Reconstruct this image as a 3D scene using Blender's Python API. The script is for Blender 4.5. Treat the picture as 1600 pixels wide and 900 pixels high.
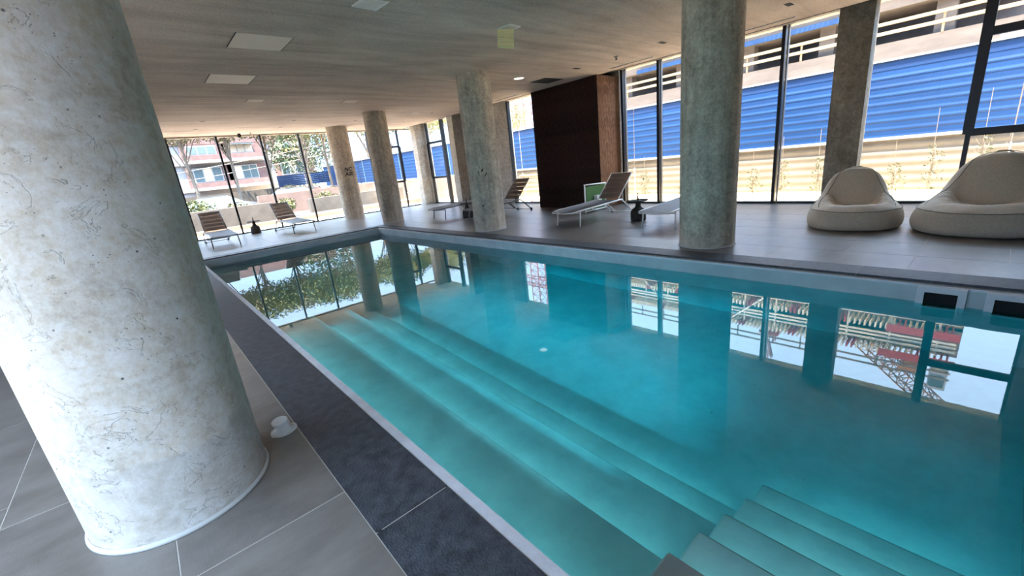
import bpy, bmesh, math, random
from mathutils import Vector, Matrix, Quaternion, noise
random.seed(7)
R = random.Random(11)
for o in list(bpy.data.objects): bpy.data.objects.remove(o)
scene = bpy.context.scene
C = bpy.context.collection
PI = math.pi

# ------------------------------------------------------------------ camera
EYE = Vector((0, 0, 1.55))
yaw, pit, rol = 0.697773188, -0.291067343, -0.109080527
fw = Vector((math.sin(yaw)*math.cos(pit), math.cos(yaw)*math.cos(pit), math.sin(pit)))
rt0 = Vector((math.cos(yaw), -math.sin(yaw), 0)); up0 = rt0.cross(fw)
rt = math.cos(rol)*rt0 + math.sin(rol)*up0
up = -math.sin(rol)*rt0 + math.cos(rol)*up0
cam = bpy.data.cameras.new('camera'); camo = bpy.data.objects.new('camera', cam); C.objects.link(camo)
cam.sensor_fit = 'HORIZONTAL'; cam.sensor_width = 36; cam.lens = 656.7/1600*36; cam.clip_start = 0.02; cam.clip_end = 500
M = Matrix((rt, up, -fw)).transposed().to_4x4(); M.translation = EYE
camo.matrix_world = M
scene.camera = camo

# ------------------------------------------------------------------ sky, sun, exposure
scene.view_settings.view_transform = 'Standard'; scene.view_settings.look = 'None'
scene.view_settings.gamma = 1.0; scene.view_settings.use_curve_mapping = False
scene.view_settings.exposure = 1.68
w = bpy.data.worlds.new('sky'); scene.world = w; w.use_nodes = True
nt = w.node_tree; nt.nodes.clear()
n_out = nt.nodes.new('ShaderNodeOutputWorld'); n_bg = nt.nodes.new('ShaderNodeBackground')
n_tc = nt.nodes.new('ShaderNodeTexCoord'); n_sep = nt.nodes.new('ShaderNodeSeparateXYZ'); n_cr = nt.nodes.new('ShaderNodeValToRGB')
nt.links.new(n_tc.outputs['Generated'], n_sep.inputs[0]); nt.links.new(n_sep.outputs['Z'], n_cr.inputs[0])
n_cr.color_ramp.elements[0].position = 0.20; n_cr.color_ramp.elements[0].color = (0.17, 0.25, 0.37, 1)
n_cr.color_ramp.elements[1].position = 0.45; n_cr.color_ramp.elements[1].color = (0.52, 0.72, 1.0, 1)
nt.links.new(n_cr.outputs[0], n_bg.inputs['Color']); n_bg.inputs['Strength'].default_value = 4.2
nt.links.new(n_bg.outputs[0], n_out.inputs['Surface'])
sl = bpy.data.lights.new('sun', 'SUN'); sl.energy = 20.0; sl.angle = math.radians(0.6); sl.color = (1.0, 0.88, 0.72)
so = bpy.data.objects.new('sun', sl); C.objects.link(so); so.location = (-8, -6, 20)
so.rotation_euler = Vector((0.24, 0.20, -0.95)).to_track_quat('-Z', 'Y').to_euler()
cy = scene.cycles
cy.max_bounces = 14; cy.diffuse_bounces = 6; cy.glossy_bounces = 6; cy.transmission_bounces = 8; cy.transparent_max_bounces = 24; cy.volume_bounces = 0
cy.caustics_refractive = True; cy.caustics_reflective = False; cy.sample_clamp_indirect = 12.0; cy.blur_glossy = 0.5
cy.use_denoising = True

# ------------------------------------------------------------------ materials
def new_mat(name):
    m = bpy.data.materials.new(name); m.use_nodes = True
    return m, m.node_tree, m.node_tree.nodes['Principled BSDF']
def plain(name, col, rough=0.6, metal=0.0, spec=None):
    m, t, b = new_mat(name)
    b.inputs['Base Color'].default_value = (*col, 1); b.inputs['Roughness'].default_value = rough; b.inputs['Metallic'].default_value = metal
    if spec is not None: b.inputs['Specular IOR Level'].default_value = spec
    return m
def noisy(name, c1, c2, scale=5, rough=0.7, bump=0.0, bscale=40, detail=8, stretch=(1,1,1), c3=None, p=(0.35,0.65), metal=0.0, coords='Object', spec=None, rough2=None):
    m, t, b = new_mat(name); N = t.nodes; L = t.links
    tc = N.new('ShaderNodeTexCoord'); mp = N.new('ShaderNodeMapping'); mp.inputs['Scale'].default_value = stretch
    L.new(tc.outputs[coords], mp.inputs[0])
    n1 = N.new('ShaderNodeTexNoise'); n1.inputs['Scale'].default_value = scale; n1.inputs['Detail'].default_value = detail; n1.inputs['Roughness'].default_value = 0.62
    L.new(mp.outputs[0], n1.inputs['Vector'])
    cr = N.new('ShaderNodeValToRGB'); e = cr.color_ramp.elements
    e[0].position = p[0]; e[0].color = (*c1, 1); e[1].position = p[1]; e[1].color = (*c2, 1)
    if c3: q = e.new((p[0]+p[1])/2); q.color = (*c3, 1)
    L.new(n1.outputs['Fac'], cr.inputs[0]); L.new(cr.outputs[0], b.inputs['Base Color'])
    b.inputs['Roughness'].default_value = rough; b.inputs['Metallic'].default_value = metal
    if spec is not None: b.inputs['Specular IOR Level'].default_value = spec
    if rough2 is not None:
        mr = N.new('ShaderNodeMapRange'); mr.inputs['To Min'].default_value = rough; mr.inputs['To Max'].default_value = rough2
        L.new(n1.outputs['Fac'], mr.inputs['Value']); L.new(mr.outputs[0], b.inputs['Roughness'])
    if bump:
        n2 = N.new('ShaderNodeTexNoise'); n2.inputs['Scale'].default_value = bscale; n2.inputs['Detail'].default_value = 6
        L.new(mp.outputs[0], n2.inputs['Vector'])
        bp = N.new('ShaderNodeBump'); bp.inputs['Strength'].default_value = bump; bp.inputs['Distance'].default_value = 0.02
        L.new(n2.outputs['Fac'], bp.inputs['Height']); L.new(bp.outputs[0], b.inputs['Normal'])
    return m
def mixc(N, L, fac, a, b, blend='MIX'):
    mx = N.new('ShaderNodeMix'); mx.data_type = 'RGBA'; mx.blend_type = blend
    for s, v in ((0, fac), (6, a), (7, b)):
        if hasattr(v, 'links') or hasattr(v, 'is_linked'): L.new(v, mx.inputs[s])
        else: mx.inputs[s].default_value = v if s == 0 else (*v, 1)
    return mx.outputs[2]
def ramp(N, L, src, stops):
    cr = N.new('ShaderNodeValToRGB'); e = cr.color_ramp.elements
    e[0].position, e[1].position = stops[0][0], stops[-1][0]
    e[0].color = (*stops[0][1], 1); e[1].color = (*stops[-1][1], 1)
    for pp, c in stops[1:-1]:
        q = e.new(pp); q.color = (*c, 1)
    L.new(src, cr.inputs[0]); return cr.outputs[0]
def nz(N, L, vec, scale, detail=8, rough=0.6, dist=0.0):
    n = N.new('ShaderNodeTexNoise'); n.inputs['Scale'].default_value = scale; n.inputs['Detail'].default_value = detail
    n.inputs['Roughness'].default_value = rough; n.inputs['Distortion'].default_value = dist
    L.new(vec, n.inputs['Vector']); return n.outputs['Fac']
def g(v): return (v, v, v)

def concrete_column_mat(name, base, dark, light, low, low_h, streak):
    m, t, b = new_mat(name); N, L = t.nodes, t.links
    tc = N.new('ShaderNodeTexCoord'); v = tc.outputs['Object']
    big = nz(N, L, v, 2.2, 10, 0.65, 0.4)
    c = ramp(N, L, big, [(0.3, dark), (0.5, base), (0.72, light)])
    mp = N.new('ShaderNodeMapping'); mp.inputs['Scale'].default_value = (9, 9, 0.9); L.new(v, mp.inputs[0])
    st = nz(N, L, mp.outputs[0], 1.0, 6)
    c = mixc(N, L, streak, c, ramp(N, L, st, [(0.35, dark), (0.65, light)]))
    fine = nz(N, L, v, 26, 8, 0.7)
    c = mixc(N, L, 0.38, c, ramp(N, L, fine, [(0.35, g(0.28)), (0.65, g(0.85))]), 'OVERLAY')
    # worn lower band with a wavy upper edge
    sp = N.new('ShaderNodeSeparateXYZ'); L.new(v, sp.inputs[0])
    ad = N.new('ShaderNodeMath'); ad.operation = 'MULTIPLY_ADD'; ad.inputs[1].default_value = 0.30; L.new(nz(N, L, v, 3.0, 6), ad.inputs[0]); L.new(sp.outputs[2], ad.inputs[2])
    lowf = ramp(N, L, ad.outputs[0], [(low_h+0.13, g(1.0)), (low_h+0.16, g(0.0))])
    lm = N.new('ShaderNodeMath'); lm.operation = 'MULTIPLY'; lm.inputs[1].default_value = 0.62; L.new(lowf, lm.inputs[0])
    c = mixc(N, L, lm.outputs[0], c, low)
    # air holes
    vo = N.new('ShaderNodeTexVoronoi'); vo.inputs['Scale'].default_value = 16; L.new(v, vo.inputs['Vector'])
    hole = ramp(N, L, vo.outputs['Distance'], [(0.05, g(1.0)), (0.10, g(0.0))])
    msk = ramp(N, L, nz(N, L, v, 5, 3), [(0.45, g(0.0)), (0.6, g(1.0))])
    hm = N.new('ShaderNodeMath'); hm.operation = 'MULTIPLY'; L.new(hole, hm.inputs[0]); L.new(msk, hm.inputs[1])
    c = mixc(N, L, hm.outputs[0], c, (0.10, 0.10, 0.095))
    # flaked skin: crack-like contour of a distorted noise
    fl = nz(N, L, v, 6.5, 7, 0.6, 0.9)
    ed = ramp(N, L, fl, [(0.575, g(0.0)), (0.582, g(1.0)), (0.590, g(0.0))])
    c = mixc(N, L, N_mul(N, L, ed, 0.30), c, (0.20, 0.19, 0.18))
    med = nz(N, L, v, 9.0, 10, 0.75, 0.3)
    c = mixc(N, L, 0.45, c, ramp(N, L, med, [(0.36, g(0.25)), (0.5, g(0.5)), (0.64, g(0.78))]), 'OVERLAY')
    vp = N.new('ShaderNodeTexVoronoi'); vp.inputs['Scale'].default_value = 48; L.new(v, vp.inputs['Vector'])
    pit = ramp(N, L, vp.outputs['Distance'], [(0.10, g(1.0)), (0.17, g(0.0))])
    pm = N.new('ShaderNodeMath'); pm.operation = 'MULTIPLY'; L.new(pit, pm.inputs[0]); L.new(ramp(N, L, nz(N, L, v, 7, 4), [(0.48, g(0.0)), (0.62, g(0.8))]), pm.inputs[1])
    c = mixc(N, L, pm.outputs[0], c, (0.13, 0.125, 0.115))
    L.new(c, b.inputs['Base Color']); b.inputs['Roughness'].default_value = 0.82; b.inputs['Specular IOR Level'].default_value = 0.25
    h = N.new('ShaderNodeMath'); h.operation = 'MULTIPLY_ADD'; h.inputs[1].default_value = 0.5; L.new(fine, h.inputs[0]); 
    fs = ramp(N, L, fl, [(0.575, g(0.0)), (0.59, g(1.0))]); L.new(fs, h.inputs[2])
    h2 = N.new('ShaderNodeMath'); h2.operation = 'SUBTRACT'; L.new(h.outputs[0], h2.inputs[0]); L.new(hm.outputs[0], h2.inputs[1])
    bp = N.new('ShaderNodeBump'); bp.inputs['Strength'].default_value = 0.55; bp.inputs['Distance'].default_value = 0.008
    L.new(h2.outputs[0], bp.inputs['Height']); L.new(bp.outputs[0], b.inputs['Normal'])
    return m
def N_mul(N, L, s, k):
    q = N.new('ShaderNodeMath'); q.operation = 'MULTIPLY'; q.inputs[1].default_value = k; L.new(s, q.inputs[0]); return q.outputs[0]

MAT = {}
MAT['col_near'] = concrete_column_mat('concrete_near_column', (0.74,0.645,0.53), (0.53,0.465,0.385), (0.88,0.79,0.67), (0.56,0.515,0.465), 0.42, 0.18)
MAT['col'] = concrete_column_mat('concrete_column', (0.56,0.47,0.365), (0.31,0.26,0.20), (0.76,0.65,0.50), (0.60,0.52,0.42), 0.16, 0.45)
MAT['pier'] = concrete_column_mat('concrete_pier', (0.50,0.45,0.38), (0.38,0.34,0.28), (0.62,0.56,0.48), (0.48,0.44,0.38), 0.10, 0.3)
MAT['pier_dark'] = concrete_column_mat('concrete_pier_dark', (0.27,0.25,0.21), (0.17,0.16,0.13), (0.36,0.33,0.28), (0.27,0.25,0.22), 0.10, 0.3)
def ceiling_mat():
    m, t, b = new_mat('ceiling_plaster'); N, L = t.nodes, t.links
    tc = N.new('ShaderNodeTexCoord'); v = tc.outputs['Object']
    mp = N.new('ShaderNodeMapping'); mp.inputs['Scale'].default_value = (0.30, 1.7, 1); mp.inputs['Rotation'].default_value = (0,0,math.radians(-8)); L.new(v, mp.inputs[0])
    s = nz(N, L, mp.outputs[0], 1.6, 7, 0.6, 0.6)
    c = ramp(N, L, s, [(0.34, (0.38,0.30,0.255)), (0.5, (0.53,0.43,0.37)), (0.68, (0.70,0.58,0.50))])
    c = mixc(N, L, 0.42, c, ramp(N, L, nz(N, L, v, 0.45, 5, 0.6, 0.5), [(0.35, (0.36,0.30,0.265)), (0.65, (0.66,0.56,0.50))]))
    f = nz(N, L, v, 55, 5, 0.7)
    c = mixc(N, L, 0.30, c, ramp(N, L, f, [(0.35, g(0.2)), (0.65, g(0.85))]), 'OVERLAY')
    L.new(c, b.inputs['Base Color']); b.inputs['Roughness'].default_value = 0.85; b.inputs['Specular IOR Level'].default_value = 0.2
    bp = N.new('ShaderNodeBump'); bp.inputs['Strength'].default_value = 0.5; bp.inputs['Distance'].default_value = 0.01
    L.new(f, bp.inputs['Height']); L.new(bp.outputs[0], b.inputs['Normal'])
    return m
MAT['ceiling'] = ceiling_mat()
MAT['tile'] = noisy('porcelain_tile', (0.165,0.14,0.12), (0.24,0.21,0.185), 2.2, 0.24, 0.06, 60, 9, (1,2.2,1), rough2=0.36, spec=0.75)
MAT['tile_b'] = noisy('porcelain_tile_dark', (0.155,0.132,0.115), (0.22,0.192,0.17), 2.6, 0.24, 0.06, 60, 9, (1.4,2,1), rough2=0.36, spec=0.75)
MAT['grout'] = plain('grout', (0.60,0.56,0.50), 0.8)
MAT['granite'] = noisy('dark_coping_stone', (0.026,0.029,0.037), (0.076,0.084,0.10), 15, 0.42, 0.35, 90, 10, rough2=0.6)
MAT['rim'] = noisy('white_plaster_rim', (0.62,0.60,0.62), (0.74,0.72,0.74), 6, 0.6, 0.1, 60)
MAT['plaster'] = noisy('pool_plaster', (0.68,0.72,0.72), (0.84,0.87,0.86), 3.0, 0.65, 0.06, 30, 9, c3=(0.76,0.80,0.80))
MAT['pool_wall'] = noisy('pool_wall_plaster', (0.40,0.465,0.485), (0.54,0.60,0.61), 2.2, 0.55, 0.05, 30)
MAT['black_metal'] = plain('black_aluminium', (0.012,0.012,0.014), 0.4, 0.3)
MAT['opening_shade'] = plain('opening_shade', (0.01,0.01,0.01), 0.9)  # flat black that stands in for shade inside slots and openings
MAT['white_metal'] = plain('white_coated_tube', (0.88,0.86,0.82), 0.35, 0.0)
MAT['grey_metal'] = plain('grey_coated_tube', (0.22,0.21,0.20), 0.4, 0.2)
MAT['sling'] = noisy('taupe_mesh_fabric', (0.21,0.165,0.14), (0.27,0.215,0.18), 60, 0.75, 0.15, 300)
MAT['sling_seat'] = noisy('grey_mesh_fabric', (0.34,0.33,0.34), (0.43,0.42,0.42), 60, 0.6, 0.15, 300)
MAT['bronze'] = noisy('dark_bronze', (0.035,0.028,0.023), (0.075,0.062,0.05), 9, 0.75, 0.1, 50, spec=0.2)
MAT['bean'] = noisy('beige_upholstery', (0.54,0.455,0.345), (0.64,0.545,0.42), 40, 0.85, 0.25, 260)
MAT['bean_pipe'] = plain('beige_piping', (0.22,0.20,0.16), 0.8)
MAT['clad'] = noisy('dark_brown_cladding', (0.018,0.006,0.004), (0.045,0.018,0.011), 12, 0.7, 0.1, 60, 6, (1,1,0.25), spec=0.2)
MAT['clad_lit'] = noisy('brown_cladding_lit', (0.26,0.13,0.075), (0.44,0.25,0.15), 12, 0.7, 0.1, 60, 6, (1,1,0.25), spec=0.2)  # same cladding, lightened for the light falling on the south face
MAT['green'] = plain('green_fabric', (0.05,0.14,0.03), 0.8)
MAT['hatch'] = plain('painted_hatch', (0.68,0.58,0.50), 0.6)
MAT['white_plastic'] = plain('white_plastic', (0.78,0.77,0.75), 0.45)
MAT['yellow_paper'] = plain('yellow_filter', (0.95,0.84,0.45), 0.7)
MAT['blue'] = noisy('blue_sheet_metal', (0.001,0.021,0.082), (0.0015,0.029,0.105), 1.2, 0.45, 0, 10, 4, (1,0.4,3))
MAT['cream'] = noisy('cream_sheet_metal', (0.085,0.073,0.061), (0.12,0.104,0.088), 0.8, 0.5, 0, 10, 4)
MAT['soil'] = noisy('dry_soil', (0.50,0.41,0.28), (0.68,0.57,0.40), 3, 0.95, 0.5, 20)
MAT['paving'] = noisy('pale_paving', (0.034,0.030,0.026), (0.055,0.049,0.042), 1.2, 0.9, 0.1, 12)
MAT['asphalt'] = noisy('asphalt', (0.02,0.02,0.02), (0.035,0.034,0.033), 3, 0.9, 0.1, 30)
MAT['dark_ground'] = noisy('dark_ground', (0.05,0.045,0.04), (0.08,0.072,0.062), 3, 0.9, 0.1, 30)
MAT['paving_bounce'] = noisy('bounce_paving', (0.62,0.52,0.41), (0.76,0.65,0.52), 1.2, 0.9, 0.1, 12)  # strip by the far glazing, lightened to bounce more light indoors
MAT['gardenwall'] = noisy('rendered_garden_wall', (0.055,0.048,0.042), (0.085,0.074,0.065), 1.5, 0.9, 0.2, 10)
MAT['pinkwall'] = noisy('pink_render', (0.10,0.066,0.056), (0.14,0.095,0.08), 1.5, 0.9, 0.1, 10)
MAT['slab'] = noisy('raw_slab_concrete', (0.095,0.076,0.066), (0.135,0.11,0.096), 0.9, 0.9, 0.1, 8, stretch=(1,0.5,2))
MAT['interior'] = noisy('raw_back_wall', (0.12,0.105,0.10), (0.20,0.17,0.16), 0.5, 0.9)
MAT['timber'] = plain('pale_timber', (0.24,0.18,0.11), 0.8)
MAT['scaffold'] = plain('cream_scaffold', (0.48,0.45,0.38), 0.7)
MAT['netting'] = plain('red_netting', (0.25,0.03,0.04), 0.9)
MAT['net_green'] = noisy('green_grey_netting', (0.05,0.11,0.11), (0.12,0.2,0.19), 2, 0.9)
MAT['crane'] = plain('orange_crane_paint', (0.32,0.13,0.05), 0.5)
MAT['crane_red'] = plain('red_crane_paint', (0.28,0.05,0.04), 0.5)
MAT['brick'] = noisy('brown_brick', (0.095,0.056,0.054), (0.14,0.085,0.082), 2.0, 0.9, 0.1, 20)
MAT['white_render'] = noisy('white_render', (0.24,0.225,0.225), (0.29,0.275,0.275), 1, 0.9)
MAT['win_frame'] = plain('white_window_frame', (0.34,0.34,0.34), 0.5)
MAT['win_glass'] = plain('dark_window_glass', (0.08,0.11,0.12), 0.12)
MAT['curtain'] = plain('window_blind', (0.50,0.42,0.32), 0.8)
MAT['bark'] = noisy('tree_bark', (0.12,0.095,0.07), (0.2,0.16,0.125), 8, 0.9, 0.3, 30, stretch=(1,1,0.2))
MAT['leaf_a'] = noisy('sunlit_leaves', (0.08,0.10,0.03), (0.19,0.20,0.08), 1.5, 0.7)
MAT['leaf_b'] = noisy('olive_leaves', (0.11,0.11,0.05), (0.23,0.20,0.10), 1.5, 0.7)
MAT['leaf_c'] = noisy('dark_leaves', (0.025,0.05,0.02), (0.07,0.10,0.04), 1.5, 0.7)
MAT['leaf_s'] = noisy('sapling_leaves', (0.03,0.04,0.014), (0.07,0.08,0.03), 6, 0.7)
MAT['flower'] = plain('white_flowers', (0.35,0.34,0.3), 0.8)
MAT['orange_flower'] = plain('orange_flowers', (0.8,0.35,0.05), 0.8)
MAT['car_paint'] = plain('silver_car_paint', (0.10,0.105,0.115), 0.3, 0.3)
MAT['tyre'] = plain('tyre_rubber', (0.02,0.02,0.02), 0.8)
MAT['wire'] = plain('pale_cable', (0.16,0.155,0.15), 0.8)
MAT['mark'] = plain('black_marker', (0.02,0.02,0.02), 0.7)
MAT['backwall'] = noisy('dark_back_wall', (0.055,0.05,0.045), (0.10,0.09,0.08), 1.5, 0.8, 0.1, 30)
MAT['caulk'] = plain('white_caulk', (0.62,0.60,0.56), 0.7)

def emis(name, col, s):
    m, t, b = new_mat(name); b.inputs['Base Color'].default_value = (0.8,0.8,0.8,1)
    b.inputs['Emission Color'].default_value = (*col, 1); b.inputs['Emission Strength'].default_value = s; return m
MAT['lamp'] = emis('lit_lamp_diffuser', (1.0,0.93,0.84), 1.0)
def glass_mat():
    m = bpy.data.materials.new('clear_glazing'); m.use_nodes = True; t = m.node_tree; N, L = t.nodes, t.links; N.clear()
    o = N.new('ShaderNodeOutputMaterial'); mx = N.new('ShaderNodeMixShader'); tr = N.new('ShaderNodeBsdfTransparent'); gl = N.new('ShaderNodeBsdfGlossy')
    fr = N.new('ShaderNodeFresnel'); fr.inputs['IOR'].default_value = 1.12
    gl.inputs['Roughness'].default_value = 0.0; tr.inputs['Color'].default_value = (0.97,0.98,0.975,1)
    L.new(fr.outputs[0], mx.inputs[0]); L.new(tr.outputs[0], mx.inputs[1]); L.new(gl.outputs[0], mx.inputs[2]); L.new(mx.outputs[0], o.inputs[0]); return m
MAT['glass'] = glass_mat()
def water_mat():
    m = bpy.data.materials.new('pool_water'); m.use_nodes = True; t = m.node_tree; N, L = t.nodes, t.links; N.clear()
    o = N.new('ShaderNodeOutputMaterial'); mx = N.new('ShaderNodeMixShader')
    rf = N.new('ShaderNodeBsdfRefraction'); rf.inputs['IOR'].default_value = 1.333; rf.inputs['Roughness'].default_value = 0.0
    gl = N.new('ShaderNodeBsdfGlossy'); gl.inputs['Roughness'].default_value = 0.0
    fr = N.new('ShaderNodeFresnel'); fr.inputs['IOR'].default_value = 1.35
    L.new(fr.outputs[0], mx.inputs[0]); L.new(rf.outputs[0], mx.inputs[1]); L.new(gl.outputs[0], mx.inputs[2]); L.new(mx.outputs[0], o.inputs['Surface'])
    va = N.new('ShaderNodeVolumeAbsorption'); va.inputs['Color'].default_value = (0.0,0.90,0.955,1); va.inputs['Density'].default_value = 0.75
    L.new(va.outputs[0], o.inputs['Volume']); return m
MAT['water'] = water_mat()

# ------------------------------------------------------------------ builders
def link(o, parent=None):
    C.objects.link(o)
    if parent is not None: o.parent = parent
    return o
def mesh_obj(name, bm, mat, parent=None, smooth=False):
    me = bpy.data.meshes.new(name); bm.to_mesh(me); bm.free()
    for mm in (mat if isinstance(mat, (list, tuple)) else [mat]): me.materials.append(MAT[mm] if isinstance(mm, str) else mm)
    if smooth:
        for p in me.polygons: p.use_smooth = True
    o = bpy.data.objects.new(name, me); return link(o, parent)
def tag(o, label=None, cat=None, group=None, kind=None):
    if label: o['label'] = label
    if cat: o['category'] = cat
    if group: o['group'] = group
    if kind: o['kind'] = kind
    return o
def thing(name, label, cat, loc=(0,0,0), rz=0, group=None, parent=None):
    o = bpy.data.objects.new(name, None); o.empty_display_size = 0.2; o.location = loc; o.rotation_euler = (0,0,rz)
    link(o, parent); return tag(o, label, cat, group)
def struct_e(name, label=None):
    o = bpy.data.objects.new(name, None); link(o); return tag(o, label, None, None, 'structure')
def box(bm, x0, x1, y0, y1, z0, z1, mi=0):
    v = [bm.verts.new(p) for p in ((x0,y0,z0),(x1,y0,z0),(x1,y1,z0),(x0,y1,z0),(x0,y0,z1),(x1,y0,z1),(x1,y1,z1),(x0,y1,z1))]
    for f in ((0,3,2,1),(4,5,6,7),(0,1,5,4),(1,2,6,5),(2,3,7,6),(3,0,4,7)):
        q = bm.faces.new([v[i] for i in f]); q.material_index = mi
def mbox(name, x0, x1, y0, y1, z0, z1, mat, parent=None, bevel=0.0):
    bm = bmesh.new(); cx, cyy, cz = (x0+x1)/2, (y0+y1)/2, z0
    box(bm, x0, x1, y0, y1, z0, z1)
    if bevel: bmesh.ops.bevel(bm, geom=bm.edges[:], offset=bevel, segments=2, affect='EDGES', profile=0.5)
    return mesh_obj(name, bm, mat, parent)
def tube(bm, pts, r, seg=8, cap=True):
    pts = [Vector(p) for p in pts]; rings = []
    rs = r if isinstance(r, (list, tuple)) else [r]*len(pts)
    ref = None
    for i, p in enumerate(pts):
        d = (pts[min(i+1, len(pts)-1)] - pts[max(i-1, 0)]).normalized()
        if ref is None: ref = Vector((0,0,1)) if abs(d.z) < 0.9 else Vector((1,0,0))
        a = d.cross(ref).normalized(); b = a.cross(d).normalized(); ref = b
        rings.append([bm.verts.new(p + rs[i]*(math.cos(2*PI*k/seg)*a + math.sin(2*PI*k/seg)*b)) for k in range(seg)])
    for A, B in zip(rings, rings[1:]):
        for k in range(seg): bm.faces.new((A[k], A[(k+1)%seg], B[(k+1)%seg], B[k]))
    if cap: bm.faces.new(rings[0][::-1]); bm.faces.new(rings[-1])
def lathe(bm, prof, c=(0,0,0), seg=32, cap0=True, cap1=True):
    rings = [[bm.verts.new((c[0]+r*math.cos(2*PI*k/seg), c[1]+r*math.sin(2*PI*k/seg), c[2]+z)) for k in range(seg)] for r, z in prof]
    for A, B in zip(rings, rings[1:]):
        for k in range(seg): bm.faces.new((A[k], A[(k+1)%seg], B[(k+1)%seg], B[k]))
    if cap0: bm.faces.new(rings[0][::-1])
    if cap1: bm.faces.new(rings[-1])
def copy_tree(o, parent=None):
    c = o.copy(); C.objects.link(c); c.parent = parent
    for ch in list(o.children): copy_tree(ch, c)
    return c

CEIL = 3.5
# ------------------------------------------------------------------ room shell
floor = struct_e('floor')
bm = bmesh.new()
for a in ((-3.5,0.45,-0.66,18.7),(0.45,5.95,13.1,18.7),(5.92,10.97,-0.66,18.7),(0.45,5.95,-0.66,-0.56)):
    box(bm, a[0], a[1], a[2], a[3], -0.30, -0.0015)
sub = mesh_obj('screed', bm, 'grout', floor)
def tiles(xs, ys, off, xcols=None):
    for i, (x0, x1) in enumerate(zip(xs, xs[1:])):
        yy = [ys[0]]; y = off(i)
        while y < ys[1]-0.05:
            if y > ys[0]+0.05: yy.append(y)
            y += 1.385
        yy.append(ys[1])
        for y0, y1 in zip(yy, yy[1:]):
            mbox('tile', x0+0.003, x1-0.003, y0+0.003, y1-0.003, -0.02, 0.0, 'tile' if R.random() < 0.6 else 'tile_b', floor)
W_ = 0.695
tiles([-3.5,-3.055,-2.36,-1.665,-0.97,-0.275,0.4195], (-0.66,13.35), lambda i: {5:2.03-2.77,4:3.18-4.155,3:3.41-4.155}.get(i, -1.2+0.4*i))
tiles([5.98,6.64,7.335,8.03,8.725,9.42,10.115,10.81,10.95], (-0.66,18.6), lambda i: 0.53-1.385 if i % 2 == 0 else 1.2-2.77)
tiles([-3.5,-2.8,-2.105,-1.41,-0.715,-0.02,0.675,1.37,2.065,2.76,3.455,4.15,4.845,5.54,5.98], (13.35,18.6), lambda i: 13.35+(0.7 if i%2 else 0))
# pool coping
cop = struct_e('trim_1', 'dark stone coping around the pool')
def slab(x0,x1,y0,y1): mbox('coping_slab', x0+.0015, x1-.0015, y0+.003, y1-.003, -0.026, 0.0, 'granite', cop)
for y0, y1 in ((-0.56,1.65),(1.65,4.42),(4.42,7.19),(7.19,9.96),(9.96,13.35)): slab(0.42,0.81,y0,y1)
for y0, y1 in ((-0.56,0.9),(0.9,3.9),(3.9,6.9),(6.9,9.9),(9.9,13.35)): slab(5.63,5.98,y0,y1)
for x0, x1 in ((0.81,3.2),(3.2,5.63)): slab(x0,x1,13.0,13.35)
slab(0.81,5.63,-0.56,-0.40)
for a in ((0.43,0.80,-0.55,13.34),(5.64,5.97,-0.55,13.34)): mbox('joint_fill', *a, -0.020, -0.0015, 'grout', cop)
PL = 2.0
# pool basin
basin = struct_e('pool_basin', 'plastered indoor pool basin with steps')
X0,X1,Y0,Y1,ZF,WZ = 0.87,5.57,-0.40,12.94,-1.5,-0.21
mbox('basin_floor', X0-.3,X1+.3,Y0-.1,Y1+.3,ZF-.2,ZF,'plaster',basin)
for a in ((X0-.3,X0,Y0,Y1+.3),(X1,X1+.3,Y0,Y1+.3),(X0,X1,Y1,Y1+.3),(X0-.3,X1+.3,Y0-.12,Y0)):
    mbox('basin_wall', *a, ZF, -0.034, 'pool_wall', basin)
mbox('rim', X0-.0585, X0+.001, Y0, Y1, -0.05, -0.004, 'rim', basin)
for a in ((X1-.001,X1+.07,Y0,Y1),(X0-.07,X1+.07,Y1-.001,Y1+.07)):
    mbox('rim', *a, -0.05, -0.028, 'rim', basin)
BE = 12.94
for x1, z in ((1.57,-0.70),(2.13,-1.0),(2.46,-1.25)): mbox('bench_step', X0, x1, 0.78, BE, ZF, z, 'plaster', basin, 0.006)
for x1, z in ((1.43,-0.30),(1.75,-0.51),(2.07,-0.715),(2.39,-0.92),(2.70,-1.12)):
    mbox('stair_step', X0, x1, Y0, 0.78, ZF, z, 'plaster', basin, 0.012)
def skimmer(yc):
    bm = bmesh.new(); w2, t = 0.17, 0.055
    z0, z1, x0, x1 = -0.33, -0.035, X1-0.05, X1
    box(bm, x0,x1, yc-w2, yc-w2+t, z0, z1); box(bm, x0,x1, yc+w2-t, yc+w2, z0, z1)
    box(bm, x0,x1, yc-w2+t, yc+w2-t, z1-t, z1); box(bm, x0,x1, yc-w2+t, yc+w2-t, z0, z0+.05)
    mesh_obj('skimmer_frame', bm, 'rim', basin)
    mbox('skimmer_throat_shade', X1-0.012, X1-0.002, yc-w2+t, yc+w2-t, z0+.05, z1-t, 'opening_shade', basin)
skimmer(0.225); skimmer(-0.235)
wat = mbox('pool_water', X0-0.004, X1+0.004, Y0-0.004, Y1+0.004, ZF-0.01, WZ, 'water'); tag(wat, 'clear turquoise water filling the indoor pool', 'water', None, 'stuff')

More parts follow.
